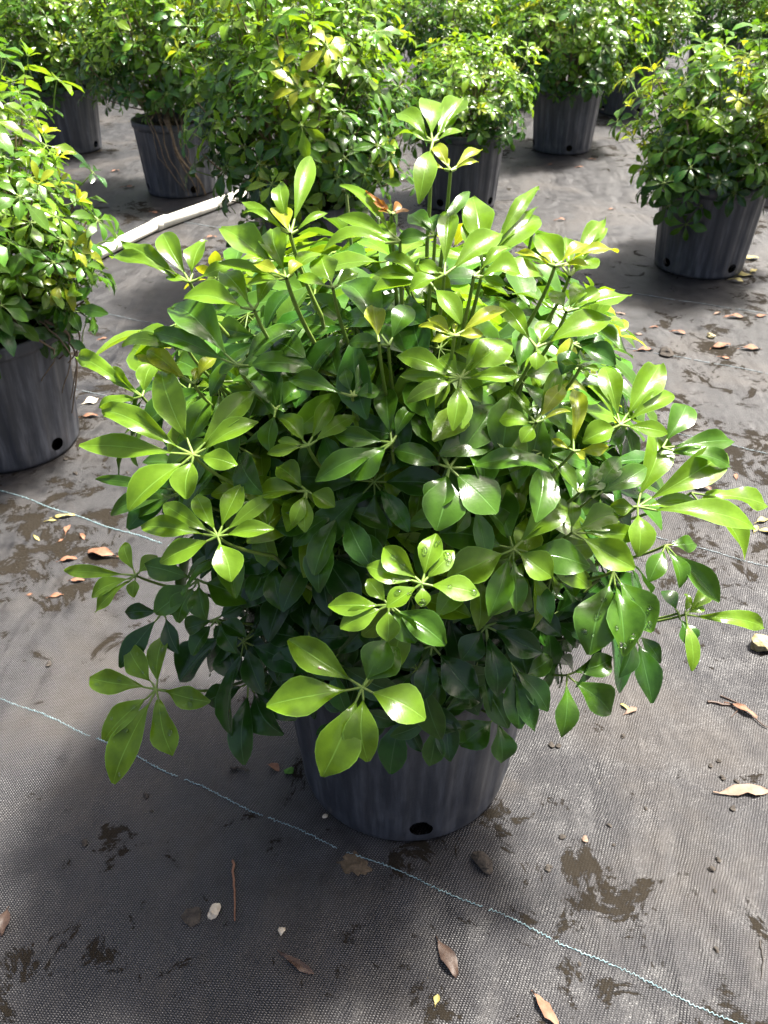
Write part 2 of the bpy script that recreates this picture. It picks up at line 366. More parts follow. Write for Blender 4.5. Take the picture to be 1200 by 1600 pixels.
def crown_leaves(r, rx, ry, z0, z1, nshoot, scale, shrink=(0.72, 1.0), dens=(5, 8), lump=0.13, skirt=True):
    """shoots over an uneven dome; each shoot carries leaves all round. -> list of (hub, normal, roll, scale, tone, young) and shoot tips"""
    out = []; tips = []
    zc = z0 + (z1 - z0) * 0.42; hz_up, hz_dn = z1 - zc, zc - z0
    ph = r.uniform(0, 6.28, 6)
    for k in range(nshoot):
        a = k * 2.39996 + r.normal(0, 0.15); cz = 1 - (k + 0.5) / nshoot * 1.72
        cz = float(np.clip(cz, -0.75, 1)); sr = math.sqrt(max(0, 1 - cz * cz)); sr = sr ** 0.8
        d = np.array([math.cos(a) * sr, math.sin(a) * sr, cz])
        q = r.uniform(*shrink) * (1 + lump * (math.sin(a * 2 + ph[0]) * sr + math.sin(a * 3 + ph[1] + cz * 3) + 0.7 * math.sin(a * 5 + ph[2] - cz * 4)))
        tip = np.array([d[0] * rx * q, d[1] * ry * q, zc + d[2] * (hz_up if d[2] > 0 else hz_dn) * q])
        ax = unit(np.array([d[0], d[1], max(d[2], -0.15) * 0.9 + 0.75]))
        tips.append(tip)
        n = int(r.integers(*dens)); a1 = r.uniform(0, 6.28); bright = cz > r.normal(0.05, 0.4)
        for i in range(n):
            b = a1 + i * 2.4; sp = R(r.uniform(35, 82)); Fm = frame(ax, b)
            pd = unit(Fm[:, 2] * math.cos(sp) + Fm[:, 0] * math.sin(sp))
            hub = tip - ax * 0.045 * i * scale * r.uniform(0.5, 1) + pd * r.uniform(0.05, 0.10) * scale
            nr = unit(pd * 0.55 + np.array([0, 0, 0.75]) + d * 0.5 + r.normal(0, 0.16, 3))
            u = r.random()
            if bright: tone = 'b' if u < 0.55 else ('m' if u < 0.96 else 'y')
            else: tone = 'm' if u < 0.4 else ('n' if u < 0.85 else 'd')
            out.append((hub, nr, r.uniform(0, 6.28), scale * r.uniform(0.75, 1.2), tone, False))
        if bright and r.random() < 0.7:
            out.append((tip + ax * 0.05 * scale, unit(ax + r.normal(0, 0.15, 3)), r.uniform(0, 6.28), scale * r.uniform(0.7, 1.1), 'y' if r.random() < 0.42 else 'b', True))
    return out, tips

def foliage_mesh(leaves, protos, protos_y, r):
    mbx = MB(); tl = list(TONES)
    for hub, nr, roll, sc, tone, young in leaves:
        pr = protos_y if young else protos; p = pr[int(r.integers(len(pr)))]; Fm = frame(nr, roll) * sc
        for V, F, U, s in p: mbx.add(V @ Fm.T + hub, F, U, tl.index(tone) if s == 0 else len(tl))
    return mbx.mesh('foliage', [LEAF[t] for t in tl] + [M_PETIOLE])

def place_leaf(leaf, protos, protos_y, kind, parent, r):
    hub, nr, roll, sc, tone, young = leaf
    pr = protos_y if young else protos; i = int(r.integers(len(pr)))
    o = link('leaf', proto_mesh(kind + ('y' if young else ''), pr, i, tone), parent)
    M4 = np.eye(4); M4[:3, :3] = frame(nr, roll) * sc; M4[:3, 3] = hub
    o.matrix_local = Matrix(M4.tolist()); return o

# ------------------------------------------------------------------ pot
POT_H, POT_RB, POT_RT = 0.405, 0.200, 0.232
def pot_mesh():
    n = 192
    prof = [(0.0, POT_RB - 0.012), (0.003, POT_RB - 0.005), (0.010, POT_RB)]
    z = 0.016
    while z < 0.085: prof.append((z, None)); z += 0.0055
    for z in np.linspace(0.10, POT_H - 0.050, 9): prof.append((z, None))
    rr = lambda z: POT_RB + (POT_RT - POT_RB) * z / POT_H
    prof += [(POT_H - 0.040, rr(POT_H - 0.04)), (POT_H - 0.036, rr(POT_H) + 0.004), (POT_H - 0.032, rr(POT_H) + 0.0065), (POT_H - 0.006, rr(POT_H) + 0.0075),
             (POT_H, rr(POT_H) + 0.004), (POT_H, rr(POT_H) - 0.002), (POT_H - 0.006, rr(POT_H) - 0.004), (POT_H - 0.05, rr(POT_H - 0.05) - 0.005), (0.11, rr(0.11) - 0.006)]
    bm = bmesh.new(); rows = []
    for (z, r_) in prof:
        row = []
        for i in range(n):
            a = i / n * 2 * math.pi; q = r_
            if q is None:
                fl = min(1, (z - 0.012) / 0.03) * (0.0034 * max(-0.6, min(0.6, math.sin(a * 18) * 1.6)))
                q = rr(z) + fl
            row.append(bm.verts.new((q * math.cos(a), q * math.sin(a), z)))
        rows.append(row)
    outer_end = len(prof) - 4
    kill = []
    holes = [(R(a), 0.048) for a in (-83, 7, 97, 187)]
    HR = 0.0205
    for k in range(len(rows) - 1):
        for i in range(n):
            f = bm.faces.new((rows[k][i], rows[k][(i + 1) % n], rows[k + 1][(i + 1) % n], rows[k + 1][i])); f.smooth = True
            if k < 18:
                cz = (prof[k][0] + prof[k + 1][0]) / 2; ca = (i + 0.5) / n * 2 * math.pi
                for ha, hz in holes:
                    da = (ca - ha + math.pi) % (2 * math.pi) - math.pi
                    if math.hypot(da * POT_RB, cz - hz) < HR: kill.append((f, ha, hz))
    vs = {}
    for f, ha, hz in kill:
        for v in f.verts: vs[v] = (ha, hz)
    bmesh.ops.delete(bm, geom=[f for f, _, _ in kill], context='FACES_ONLY')
    for v, (ha, hz) in vs.items():
        if not v.is_valid or not v.link_faces: continue
        a = math.atan2(v.co.y, v.co.x); da = (a - ha + math.pi) % (2 * math.pi) - math.pi
        dx, dz = da * POT_RB, v.co.z - hz; q = math.hypot(dx, dz) or 1e-6
        dx, dz = dx / q * HR, dz / q * HR; r_ = math.hypot(v.co.x, v.co.y); a = ha + dx / POT_RB
        v.co = (r_ * math.cos(a), r_ * math.sin(a), hz + dz)
    loose = [v for v in bm.verts if not v.link_faces]
    bmesh.ops.delete(bm, geom=loose, context='VERTS')
    me = bpy.data.meshes.new('pot'); bm.to_mesh(me); bm.free(); me.materials.append(M_POT); return me
POT_ME = pot_mesh()
def soil_mesh():
    bm = bmesh.new(); n = 40; rows = []
    for z, r_ in ((0.012, POT_RB - 0.05), (0.09, POT_RB - 0.045), (0.12, POT_RB - 0.012), (POT_H - 0.06, POT_RT - 0.022), (POT_H - 0.045, POT_RT - 0.035), (POT_H - 0.038, 0.13), (POT_H - 0.03, 0.05), (POT_H - 0.03, 0.004)):
        rows.append([bm.verts.new((r_ * math.cos(i / n * 6.2832), r_ * math.sin(i / n * 6.2832), z + (0.012 * math.sin(i * 1.7) * math.sin(r_ * 40) if z > 0.3 else 0))) for i in range(n)])
    for k in range(len(rows) - 1):
        for i in range(n): bm.faces.new((rows[k][i], rows[k][(i + 1) % n], rows[k + 1][(i + 1) % n], rows[k + 1][i])).smooth = True
    bm.faces.new(rows[-1]); me = bpy.data.meshes.new('soil'); bm.to_mesh(me); bm.free(); me.materials.append(M_SOIL); return me
SOIL_ME = soil_mesh()
def add_pot(root, rz):
    p = link('pot', POT_ME, root); p.rotation_euler.z = rz
    s = link('soil', SOIL_ME, p)
    return p

def add_stems(root, tips, r, count, z_soil, mat, rad):
    tips = np.asarray(tips); az = np.arctan2(tips[:, 1], tips[:, 0])
    for k in range(count):
        a = -math.pi + (k + 0.5) / count * 2 * math.pi
        sel = np.abs((az - a + math.pi) % (2 * math.pi) - math.pi) <= math.pi / count + 0.01
        mbx = MB(); b = np.array([math.cos(a) * r.uniform(0.03, 0.09), math.sin(a) * r.uniform(0.03, 0.09), z_soil])
        T = tips[sel] if sel.any() else tips[:1]
        top = T.mean(0) * np.array([0.55, 0.55, 1]); top[2] = z_soil + (max(T[:, 2].max(), z_soil + 0.2) - z_soil) * 0.7
        main = bez(b, np.array([b[0] * 1.8, b[1] * 1.8, (z_soil + top[2]) / 2]), top, 9)
        mbx.add(*tube_arrays(main, np.linspace(rad, rad * 0.55, 9), 6))
        for t in T:
            j = int(np.clip((t[2] - z_soil) / max(0.05, top[2] - z_soil) * 6 - 2, 1, 8)); s0 = main[j]
            mid = (s0 + t) / 2 + np.array([0, 0, -0.04]) + (t - s0) * np.array([0.15, 0.15, 0])
            mbx.add(*tube_arrays(bez(s0, mid, t, 6), np.linspace(rad * 0.5, rad * 0.32, 6), 5))
        link('stem', mbx.mesh('stem', [mat]), root)

# ------------------------------------------------------------------ the potted shrub in front
base = ground(632, 1180)
MAIN = np.array([base[0], base[1], 0.0])
main = bpy.data.objects.new('potted_shrub', None); COL.objects.link(main); main.location = MAIN; main.empty_display_size = 0.2
tag(main, 'large glossy green umbrella shrub standing alone with wide bright leaves, beside the blue seam', 'potted shrub', 'potted shrubs on the ground fabric')
add_pot(main, 0.0)

CX, CY, CZ = MAIN[0] + 0.005, MAIN[1] + 0.03, 0.78
def crown_hit(x, y, grow=1.0, dd=0.0):
    """first point of the sight line inside the shrub's rounded mass, else the nearest point to it"""
    d = ray(x, y); best, bt = 9, 1.0
    for t in np.arange(0.45, 2.2, 0.004):
        p = CAM + d * t
        f = ((p[0] - CX) / (0.44 * grow)) ** 2 + ((p[1] - CY) / (0.36 * grow)) ** 2 + (abs(p[2] - CZ) / (0.50 * grow)) ** 2.6
        if f < 1: return p + d * dd
        if f < best: best, bt = f, t
    return CAM + d * bt

HERO = [  # tone, hub pixel, [(tip x, tip y, blade width in px)], extra depth m
 ('b', (302, 711), [(121, 690, 34), (156, 635, 36), (251, 574, 50), (397, 604, 38), (403, 653, 30), (370, 722, 30), (290, 775, 42), (198, 791, 45)], -0.08),
 ('b', (340, 838), [(217, 818, 30), (254, 782, 30), (306, 768, 28), (378, 751, 32), (432, 766, 24), (427, 821, 24), (249, 875, 34), (361, 904, 42)], -0.11),
 ('b', (566, 1074), [(449, 995, 46), (416, 1099, 50), (504, 1211, 62), (574, 1187, 50), (665, 1120, 50)], -0.19),
 ('m', (567, 1073), [(604, 998, 52), (622, 1008, 46)], -0.195),
 ('b', (244, 1077), [(136, 1056, 34), (198, 1004, 38), (255, 989, 32), (327, 1094, 32), (267, 1178, 42), (172, 1222, 48), (161, 1154, 34)], -0.16),
 ('b', (659, 912), [(573, 880, 34), (600, 850, 38), (682, 829, 34), (710, 855, 28), (750, 925, 34), (604, 944, 26), (662, 944, 26)], -0.14),
 ('b', (607, 946), [(512, 942, 32), (531, 977, 34), (606, 998, 38), (574, 900, 26)], -0.11),
 ('m', (608, 945), [(697, 1003, 44), (650, 1000, 36)], -0.11),
 ('m', (702, 731), [(616, 698, 34), (683, 824, 62), (679, 793, 50), (778, 796, 76), (866, 727, 30), (774, 626, 54), (646, 640, 46), (668, 634, 46)], -0.01),
 ('b', (719, 591), [(708, 667, 28), (723, 664, 28), (811, 582, 24), (800, 528, 46), (757, 519, 20), (688, 552, 40), (620, 549, 32), (625, 582, 18), (636, 622, 26)], -0.01),
 ('y', (710, 525), [(654, 503, 12), (669, 492, 18), (674, 527, 12), (791, 475, 22), (755, 517, 18), (712, 499, 8)], -0.03),
 ('b', (481, 697), [(417, 704, 18), (433, 683, 14), (438, 648, 28), (517, 619, 26), (555, 645, 26)], 0),
 ('m', (550, 619), [(449, 586, 28), (583, 557, 24), (572, 597, 18), (593, 606, 24), (538, 570, 20)], 0.0),
 ('m', (612, 692), [(603, 600, 34), (492, 746, 36), (548, 745, 46), (522, 674, 30), (650, 628, 24)], 0.01),
 ('n', (523, 822), [(429, 819, 36), (498, 922, 42), (603, 878, 46), (626, 771, 50), (572, 722, 44), (503, 760, 40)], 0.01),
 ('b', (479, 767), [(434, 724, 34), (401, 768, 30), (476, 827, 26), (456, 817, 22), (523, 787, 40)], 0.0),
 ('b', (802, 858), [(700, 899, 52), (864, 897, 50), (866, 787, 20), (885, 776, 46)], -0.01),
 ('m', (801, 857), [(686, 828, 50), (777, 755, 52), (924, 880, 48), (765, 960, 36), (807, 956, 28)], 0.0),
 ('b', (894, 832), [(1005, 830, 28), (993, 884, 44), (967, 797, 42), (893, 777, 24)], 0),
 ('b', (996, 792), [(1134, 702, 50), (1024, 668, 48), (1088, 778, 22), (1184, 823, 36), (953, 788, 24), (999, 865, 40)], -0.01),
 ('b', (1080, 770), [(1205, 785, 28), (1167, 869, 32)], 0.03),
 ('b', (969, 664), [(945, 566, 34), (1034, 562, 44), (1055, 612, 28), (1045, 672, 24), (920, 595, 14), (911, 686, 34)], -0.01),
 ('m', (1035, 700), [(1150, 683, 30), (1144, 724, 26), (1075, 626, 40)], 0.02),
 ('b', (222, 620), [(115, 549, 26), (175, 570, 22), (152, 631, 18), (238, 564, 32)], 0.0),
 ('y', (302, 600), [(229, 541, 28), (212, 551, 14), (315, 571, 22), (340, 552, 20)], 0.0),
 ('m', (371, 571), [(268, 472, 56), (238, 513, 32), (462, 507, 36), (486, 567, 38), (416, 556, 22), (341, 577, 16), (386, 582, 14)], 0.0),
 ('b', (293, 546), [(187, 532, 24), (232, 536, 14), (214, 511, 20)], 0.02),
 ('b', (296, 441), [(190, 373, 26), (171, 396, 18), (252, 357, 34), (320, 368, 30), (377, 406, 20), (258, 427, 14)], 0),
 ('b', (397, 484), [(287, 460, 38), (345, 418, 32), (430, 425, 26)], 0),
 ('b', (447, 435), [(386, 440, 20), (340, 405, 18), (344, 350, 42), (507, 393, 26), (425, 352, 40)], 0),
 ('y', (448, 434), [(470, 405, 20), (395, 405, 18)], -0.01),
 ('b', (520, 450), [(500, 392, 42), (462, 428, 18), (560, 420, 20)], 0.0),
 ('b', (454, 366), [(437, 279, 24), (485, 238, 28), (512, 326, 12), (377, 308, 16), (378, 325, 12)], 0),
 ('y', (453, 365), [(428, 318, 28)], -0.01),
 ('b', (625, 378), [(505, 380, 26), (527, 332, 24), (531, 283, 20), (590, 345, 40)], 0.0),
 ('o', (612, 335), [(583, 308, 12), (592, 322, 14), (624, 309, 12), (571, 293, 6), (640, 322, 8)], 0.0),
 ('b', (676, 222), [(620, 170, 30), (665, 145, 34), (726, 146, 34), (722, 171, 12), (725, 197, 12), (613, 205, 12), (655, 308, 32)], 0),
 ('y', (704, 267), [(679, 219, 22), (656, 247, 10), (754, 226, 16), (749, 245, 8), (688, 240, 12)], -0.01),
 ('b', (694, 430), [(703, 321, 30), (785, 356, 38), (655, 405, 22), (640, 450, 24)], 0),
 ('b', (755, 415), [(846, 332, 44), (845, 283, 20), (841, 315, 18), (739, 301, 46), (732, 334, 32), (850, 425, 30)], 0.02),
 ('m', (680, 368), [(640, 327, 30), (671, 334, 30), (620, 370, 24), (735, 290, 18)], 0.01),
 ('b', (672, 442), [(584, 421, 24), (582, 450, 28), (600, 395, 22), (720, 500, 30)], 0.0),
 ('m', (607, 540), [(539, 434, 50), (640, 470, 34), (545, 530, 26)], 0.0),
 ('y', (592, 535), [(583, 472, 30)], -0.02),
 ('y', (867, 416), [(806, 388, 10), (848, 387, 16), (925, 373, 20), (922, 408, 12), (968, 386, 14)], 0),
 ('b', (890, 432), [(838, 358, 40), (946, 334, 24), (885, 364, 20), (950, 347, 20), (928, 395, 40)], 0.02),
 ('b', (885, 487), [(988, 455, 24), (938, 448, 22), (908, 437, 26), (860, 448, 24)], 0.0),
 ('b', (838, 543), [(956, 490, 40), (865, 500, 34), (838, 572, 46), (781, 463, 28)], -0.01),
 ('b', (740, 432), [(799, 379, 18), (818, 424, 36), (790, 440, 16)], -0.01),
 ('n', (895, 538), [(963, 565, 34), (948, 530, 30), (880, 580, 32), (930, 515, 24)], 0.02),
 ('b', (908, 572), [(875, 560, 9), (898, 556, 8), (937, 572, 10), (920, 585, 8)], 0.0),
 ('b', (837, 661), [(781, 651, 42), (815, 686, 34), (874, 569, 24), (796, 605, 8)], -0.01),
 ('y', (838, 660), [(884, 597, 26), (893, 637, 8)], -0.015),
 ('y', (896, 705), [(897, 603, 26), (861, 680, 10), (952, 694, 18), (915, 712, 12)], -0.01),
 ('m', (905, 770), [(908, 722, 18), (878, 733, 20), (936, 724, 26), (945, 745, 24)], 0.0),
 ('m', (925, 778), [(1013, 724, 34), (970, 710, 30)], -0.01),
 ('m', (958, 893), [(922, 1018, 62), (976, 1022, 52), (1020, 984, 52)], -0.03),
 ('n', (992, 985), [(1021, 1096, 38), (969, 1056, 26), (1033, 1033, 22)], 0.0),
 ('m', (886, 1055), [(880, 1150, 34), (957, 1111, 44), (958, 1026, 34)], 0.0),
 ('b', (1071, 960), [(1200, 976, 26), (1084, 1045, 24), (1100, 940, 14), (1073, 924, 14), (1110, 920, 22)], 0.0),
 ('n', (1060, 958), [(1035, 920, 26), (1076, 1010, 30)], 0.02),
 ('m', (1040, 852), [(1127, 937, 34), (1015, 905, 30), (1090, 845, 24), (1064, 915, 26)], 0.01),
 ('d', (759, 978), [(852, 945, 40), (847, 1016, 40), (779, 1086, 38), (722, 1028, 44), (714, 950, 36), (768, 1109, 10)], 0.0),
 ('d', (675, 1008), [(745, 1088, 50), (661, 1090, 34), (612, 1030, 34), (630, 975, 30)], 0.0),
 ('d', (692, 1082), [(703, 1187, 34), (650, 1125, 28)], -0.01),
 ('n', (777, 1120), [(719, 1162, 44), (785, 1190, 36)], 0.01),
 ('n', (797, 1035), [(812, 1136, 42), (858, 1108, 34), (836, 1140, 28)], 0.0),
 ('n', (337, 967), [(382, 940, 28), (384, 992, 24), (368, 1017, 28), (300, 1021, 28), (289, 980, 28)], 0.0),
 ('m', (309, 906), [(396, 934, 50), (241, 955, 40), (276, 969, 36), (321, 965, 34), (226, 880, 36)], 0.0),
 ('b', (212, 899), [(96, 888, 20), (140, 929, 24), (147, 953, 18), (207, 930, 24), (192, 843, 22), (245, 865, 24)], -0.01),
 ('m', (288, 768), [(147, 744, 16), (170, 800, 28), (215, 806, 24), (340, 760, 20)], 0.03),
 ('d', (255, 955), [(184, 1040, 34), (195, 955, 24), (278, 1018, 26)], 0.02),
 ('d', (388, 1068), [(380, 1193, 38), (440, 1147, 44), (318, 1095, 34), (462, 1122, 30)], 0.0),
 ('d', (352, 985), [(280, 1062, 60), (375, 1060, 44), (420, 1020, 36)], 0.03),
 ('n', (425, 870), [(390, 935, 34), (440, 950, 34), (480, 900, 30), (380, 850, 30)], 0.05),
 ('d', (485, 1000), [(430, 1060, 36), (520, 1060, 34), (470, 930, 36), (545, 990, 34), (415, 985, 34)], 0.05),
 ('m', (430, 640), [(395, 590, 26), (450, 633, 22), (470, 600, 30), (420, 700, 30)], 0.03),
]
WET = (958, 893)
UP = np.array([0, 0, 1.0])
hubs = []; nleaflets = 0
rh = np.random.default_rng(5)
for tone, (hx, hy), tips_, dd in HERO:
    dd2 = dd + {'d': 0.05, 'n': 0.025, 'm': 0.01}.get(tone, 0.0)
    H = crown_hit(hx, hy, 1.0, dd2)
    outw = unit(H - np.array([CX, CY, CZ - 0.15]))
    tocam = unit(CAM - H)
    nr = unit(outw * 0.5 + UP * 0.6 + tocam * 0.5)
    anchor = H - outw * np.array([0.10, 0.10, 0.04]) - UP * 0.075
    lf = MB()
    # stalk: rises from the shoot and meets the blades from below
    Pp = bez(anchor, H - nr * 0.055, H - nr * 0.001, 8) - MAIN
    lf.add(*tube_arrays(Pp, np.linspace(0.0025, 0.0018, 8), 6))
    blades = []
    hd = depth_of(H)
    for tx, ty, wp in tips_:
        d = ray(tx, ty); t = np.dot(H - CAM, nr) / min(-0.12, np.dot(d, nr))
        T = CAM + d * t
        flat = math.hypot(tx - hx, ty - hy) / F_PX * hd
        lim = max(flat * 1.32, min(0.075, flat * 2.0))
        if np.linalg.norm(T - H) > lim or t < 0:
            dn = np.linalg.norm(d); du = d / dn; pr = np.dot(H - CAM, du); perp2 = np.dot(H - CAM, H - CAM) - pr * pr
            off = math.sqrt(max(0, lim * lim - perp2))
            sgn = 1 if np.dot(T - H, du) > 0 else -1
            T = CAM + du * (pr + sgn * off * 0.8)
        T = T - UP * 0.004
        ax = T - H; Ln = np.linalg.norm(ax); axu = ax / Ln
        bn = unit(nr + rh.normal(0, 0.16, 3)); lat = unit(np.cross(bn - axu * np.dot(bn, axu), axu))
        tip_px_dir = unit(np.array([tx - hx, ty - hy])); view = unit(H - CAM)
        right = np.array([1.0, 0, 0]); down = np.array([0, -SN, -CS])
        lp = np.array([np.dot(lat, right), np.dot(lat, down)]); fac = abs(lp[0] * -tip_px_dir[1] + lp[1] * tip_px_dir[0])
        Wd = wp / F_PX * hd / max(0.62, fac)
        Wd = min(Wd, Ln * 0.62)
        stalk = min(0.022, Ln * 0.16)
        B = H + axu * stalk
        curl = rh.uniform(0.0, 0.16)
        V, Fq, U = leaflet_arrays(B - MAIN, T - MAIN, bn, Wd * 1.10, rh.uniform(0.03, 0.16), rh.uniform(0.02, 0.42), curl, rh.uniform(0.0, 0.20), 10, 4, rh.uniform(0, 6), rh.uniform(-0.5, 0.5))
        mbx = MB(); mbx.add(V, Fq, U); blades.append((mbx, V, bn))
        lf.add(*tube_arrays(np.array([H, H + axu * stalk * 1.2]) - MAIN, [0.0019, 0.0013], 5))
    lo = link('leaf', lf.mesh('leaf', [M_PETIOLE]), main)
    for mbx, V, bn in blades:
        link('leaflet', mbx.mesh('leaflet', [LEAF[tone]]), lo); nleaflets += 1
    if (hx, hy) == WET or (hx, hy) == (244, 1077) or (hx, hy) == (659, 912):
        for mbx, V, bn in blades:
            for q in range(5 if (hx, hy) == WET else 2):
                i = int(rh.integers(3, 9)); j = int(rh.integers(1, 4)); c0 = V[i * 5 + j] + rh.normal(0, 0.003, 3)
                c0 = V[i * 5 + j]
                bm = bmesh.new(); bmesh.ops.create_uvsphere(bm, u_segments=10, v_segments=6, radius=1)
                rd = rh.uniform(0.0022, 0.0052); Fm = frame(bn, rh.uniform(0, 6)) * np.array([rd, rd * rh.uniform(0.8, 1.5), rd * 0.5])
                for v in bm.verts: v.co = Vector((Fm @ np.array(v.co) + c0 + bn * 0.0006).tolist())
                for f in bm.faces: f.smooth = True
                me = bpy.data.meshes.new('water_drop'); bm.to_mesh(me); bm.free(); me.materials.append(M_WATER)
                link('water_drop', me, lo)
    hubs.append(anchor - MAIN)
print('hero leaves', len(HERO), 'leaflets', nleaflets)

# leaves inside and behind the ones picked out above
rf = np.random.default_rng(21)
fill, ftips = crown_leaves(rf, 0.40, 0.36, 0.34, 1.10, 78, 1.0, (0.55, 0.95), (5, 8), 0.06)
keep = []
for h, n, ro, sc, t, y in fill:
    h = h + np.array([0.0, 0.045, 0]); w = h + MAIN; cdir = np.dot(unit(CAM - w), unit(w - np.array([CX, CY, CZ - 0.1])))
    f = ((w[0] - CX) / 0.44) ** 2 + ((w[1] - CY) / 0.36) ** 2 + (abs(w[2] - CZ) / 0.50) ** 2.6
    if f > (0.66 if cdir > 0.15 else 0.95): continue
    if 800 + F_PX * ((CAM_H - w[2]) * CS - w[1] * SN) / depth_of(w) < 345 + 0.0009 * (600 + F_PX * w[0] / depth_of(w) - 640) ** 2: continue
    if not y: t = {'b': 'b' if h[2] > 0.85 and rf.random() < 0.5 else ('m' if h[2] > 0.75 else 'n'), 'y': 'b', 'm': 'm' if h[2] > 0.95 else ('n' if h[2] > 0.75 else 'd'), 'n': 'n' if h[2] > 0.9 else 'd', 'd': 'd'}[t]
    keep.append((h, n, ro, sc, t, y))
# a skirt of old leaves over the rim
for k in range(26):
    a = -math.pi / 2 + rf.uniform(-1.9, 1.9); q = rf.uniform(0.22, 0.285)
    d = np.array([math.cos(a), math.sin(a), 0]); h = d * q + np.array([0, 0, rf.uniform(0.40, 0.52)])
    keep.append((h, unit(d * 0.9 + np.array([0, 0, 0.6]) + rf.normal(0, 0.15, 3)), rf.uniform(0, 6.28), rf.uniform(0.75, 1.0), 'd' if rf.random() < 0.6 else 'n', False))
# lower leaves on the tall shoots
for hb in hubs:
    if hb[2] < 0.78: continue
    for k in range(3):
        a = rf.uniform(0, 6.28); d = np.array([math.cos(a), math.sin(a), 0])
        h = hb + np.array([0, 0.03, -0.02 - 0.05 * k]) + d * rf.uniform(0.04, 0.09)
        w = h + MAIN
        if ((w[0] - CX) / 0.44) ** 2 + ((w[1] - CY) / 0.36) ** 2 + (abs(w[2] - CZ) / 0.50) ** 2.6 > 0.9: continue
        keep.append((h, unit(d * 0.5 + np.array([0, -0.1, 0.8]) + rf.normal(0, 0.2, 3)), rf.uniform(0, 6.28), rf.uniform(0.7, 1.0), 'mbn'[int(rf.integers(3))], False))
fill = keep
fill.sort(key=lambda q: (q[0][1] - 0.6 * q[0][2]))
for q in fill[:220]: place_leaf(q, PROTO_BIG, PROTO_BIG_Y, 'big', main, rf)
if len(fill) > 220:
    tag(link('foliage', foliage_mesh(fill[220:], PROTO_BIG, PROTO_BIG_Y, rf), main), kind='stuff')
print('fill', len(fill))
add_stems(main, np.array(hubs + [t + np.array([0, 0.05, 0]) for t in ftips]), rf, 9, POT_H - 0.04, M_STEM, 0.0075)

# ------------------------------------------------------------------ the other potted shrubs
def shrub(px, label, Rr, ztop, nshoot, nind, seed, rot=0.0, lean=(0, 0), scale=1.0, dome=None, leaves_z0=0.33, name='potted_shrub'):
    r = np.random.default_rng(seed)
    b = ground(*px)
    e = bpy.data.objects.new(name, None); COL.objects.link(e); e.location = (b[0], b[1], 0); e.empty_display_size = 0.2
    tag(e, label, 'potted shrub', 'potted shrubs on the ground fabric')
    add_pot(e, rot)
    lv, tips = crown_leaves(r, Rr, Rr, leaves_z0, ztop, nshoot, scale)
    def sh(p):
        q = np.array(p); k = np.clip((q[2] - 0.35) / 0.5, 0, 1); return q + np.array([lean[0] * k, lean[1] * k, 0])
    lv = [(sh(h), n, ro, sc, t, y) for h, n, ro, sc, t, y in lv]
    if nind:
        pc = np.array([-b[0], -b[1], CAM_H]); key = lambda q: -np.dot(unit(pc), q[0] * np.array([1, 1, 1]))
        lv.sort(key=key)
        for q in lv[:nind]: place_leaf(q, PROTO_SMALL, PROTO_SMALL_Y, 'small', e, r)
        lv = lv[nind:]
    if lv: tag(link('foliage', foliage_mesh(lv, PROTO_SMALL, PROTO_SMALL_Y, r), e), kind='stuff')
    add_stems(e, np.array([sh(t) for t in tips]), r, 7, POT_H - 0.04, M_BARK, 0.009)
    return e

sA = shrub((22, 690), 'light green shrub in a grey pot with dead roots over its rim, beside the pipe', 0.40, 1.04, 78, 290, 101, 0.95, scale=1.12)
sB = shrub((114, 233), 'bushy shrub behind the one with long roots, dark pot with a pale scuffed edge', 0.44, 1.20, 72, 110, 102, 1.1, scale=1.12)
sC = shrub((285, 297), 'shrub with long bare tan roots hanging down the outside of its pot', 0.46, 1.30, 80, 180, 103, 2.0, leaves_z0=0.42, scale=1.12)
sD = shrub((487, 452), 'tall wide dark shrub right behind the large bright one, its crown hiding the pot rim', 0.46, 1.30, 90, 290, 104, 0.2, scale=1.2)
sE = shrub((718, 318), 'low clipped shrub with a flat top in a pot beside the tall dark shrub', 0.37, 0.86, 60, 190, 105, 0.8, scale=0.98)
sF = shrub((877, 233), 'broad shrub in a ribbed grey pot between the low clipped shrub and the rear row', 0.50, 1.16, 86, 180, 106, -0.05, scale=1.12)
sG = shrub((972, 176), 'rear shrub in a bluish pot half hidden by the broad shrub with ribbed pot', 0.44, 1.10, 66, 80, 107, 0.3, scale=1.12)
sH = shrub((1090, 415), 'round bright shrub in a whitish scuffed pot with fallen yellow leaves at its foot', 0.42, 0.97, 78, 290, 108, 0.35, scale=1.1)
sI = shrub((1250, 298), 'shrub just behind the round bright shrub with the whitish scuffed pot', 0.36, 0.92, 56, 60, 109, 0.7)
FAR = [((690, 172), 0.46, 1.06), ((812, 158), 0.44, 1.02), ((560, 150), 0.46, 1.2), ((425, 146), 0.46, 1.2), ((280, 140), 0.46, 1.15), ((130, 132), 0.46, 1.2),
       ((-20, 160), 0.46, 1.2), ((1105, 128), 0.48, 1.12), ((1232, 150), 0.46, 1.1), ((905, 104), 0.46, 1.15), ((1010, 96), 0.46, 1.15), ((760, 92), 0.48, 1.2), ((1180, 84), 0.48, 1.2), ((600, 88), 0.48, 1.2)]
FARL = ['shaded rear shrub showing just above the low clipped shrub', 'rear shrub showing between the low clipped shrub and the broad shrub',
        'rear shrub showing behind the tall dark shrub', 'rear shrub showing behind the tall dark shrub', 'rear shrub directly behind the shrub with long hanging roots',
        'dark rear shrub in the gap between the bushy shrub and the one with long roots', 'rear shrub directly behind the bushy shrub with the scuffed dark pot',
        'rear shrub between the half hidden bluish pot and the round bright shrub', 'rear shrub showing behind the top of the round bright shrub']
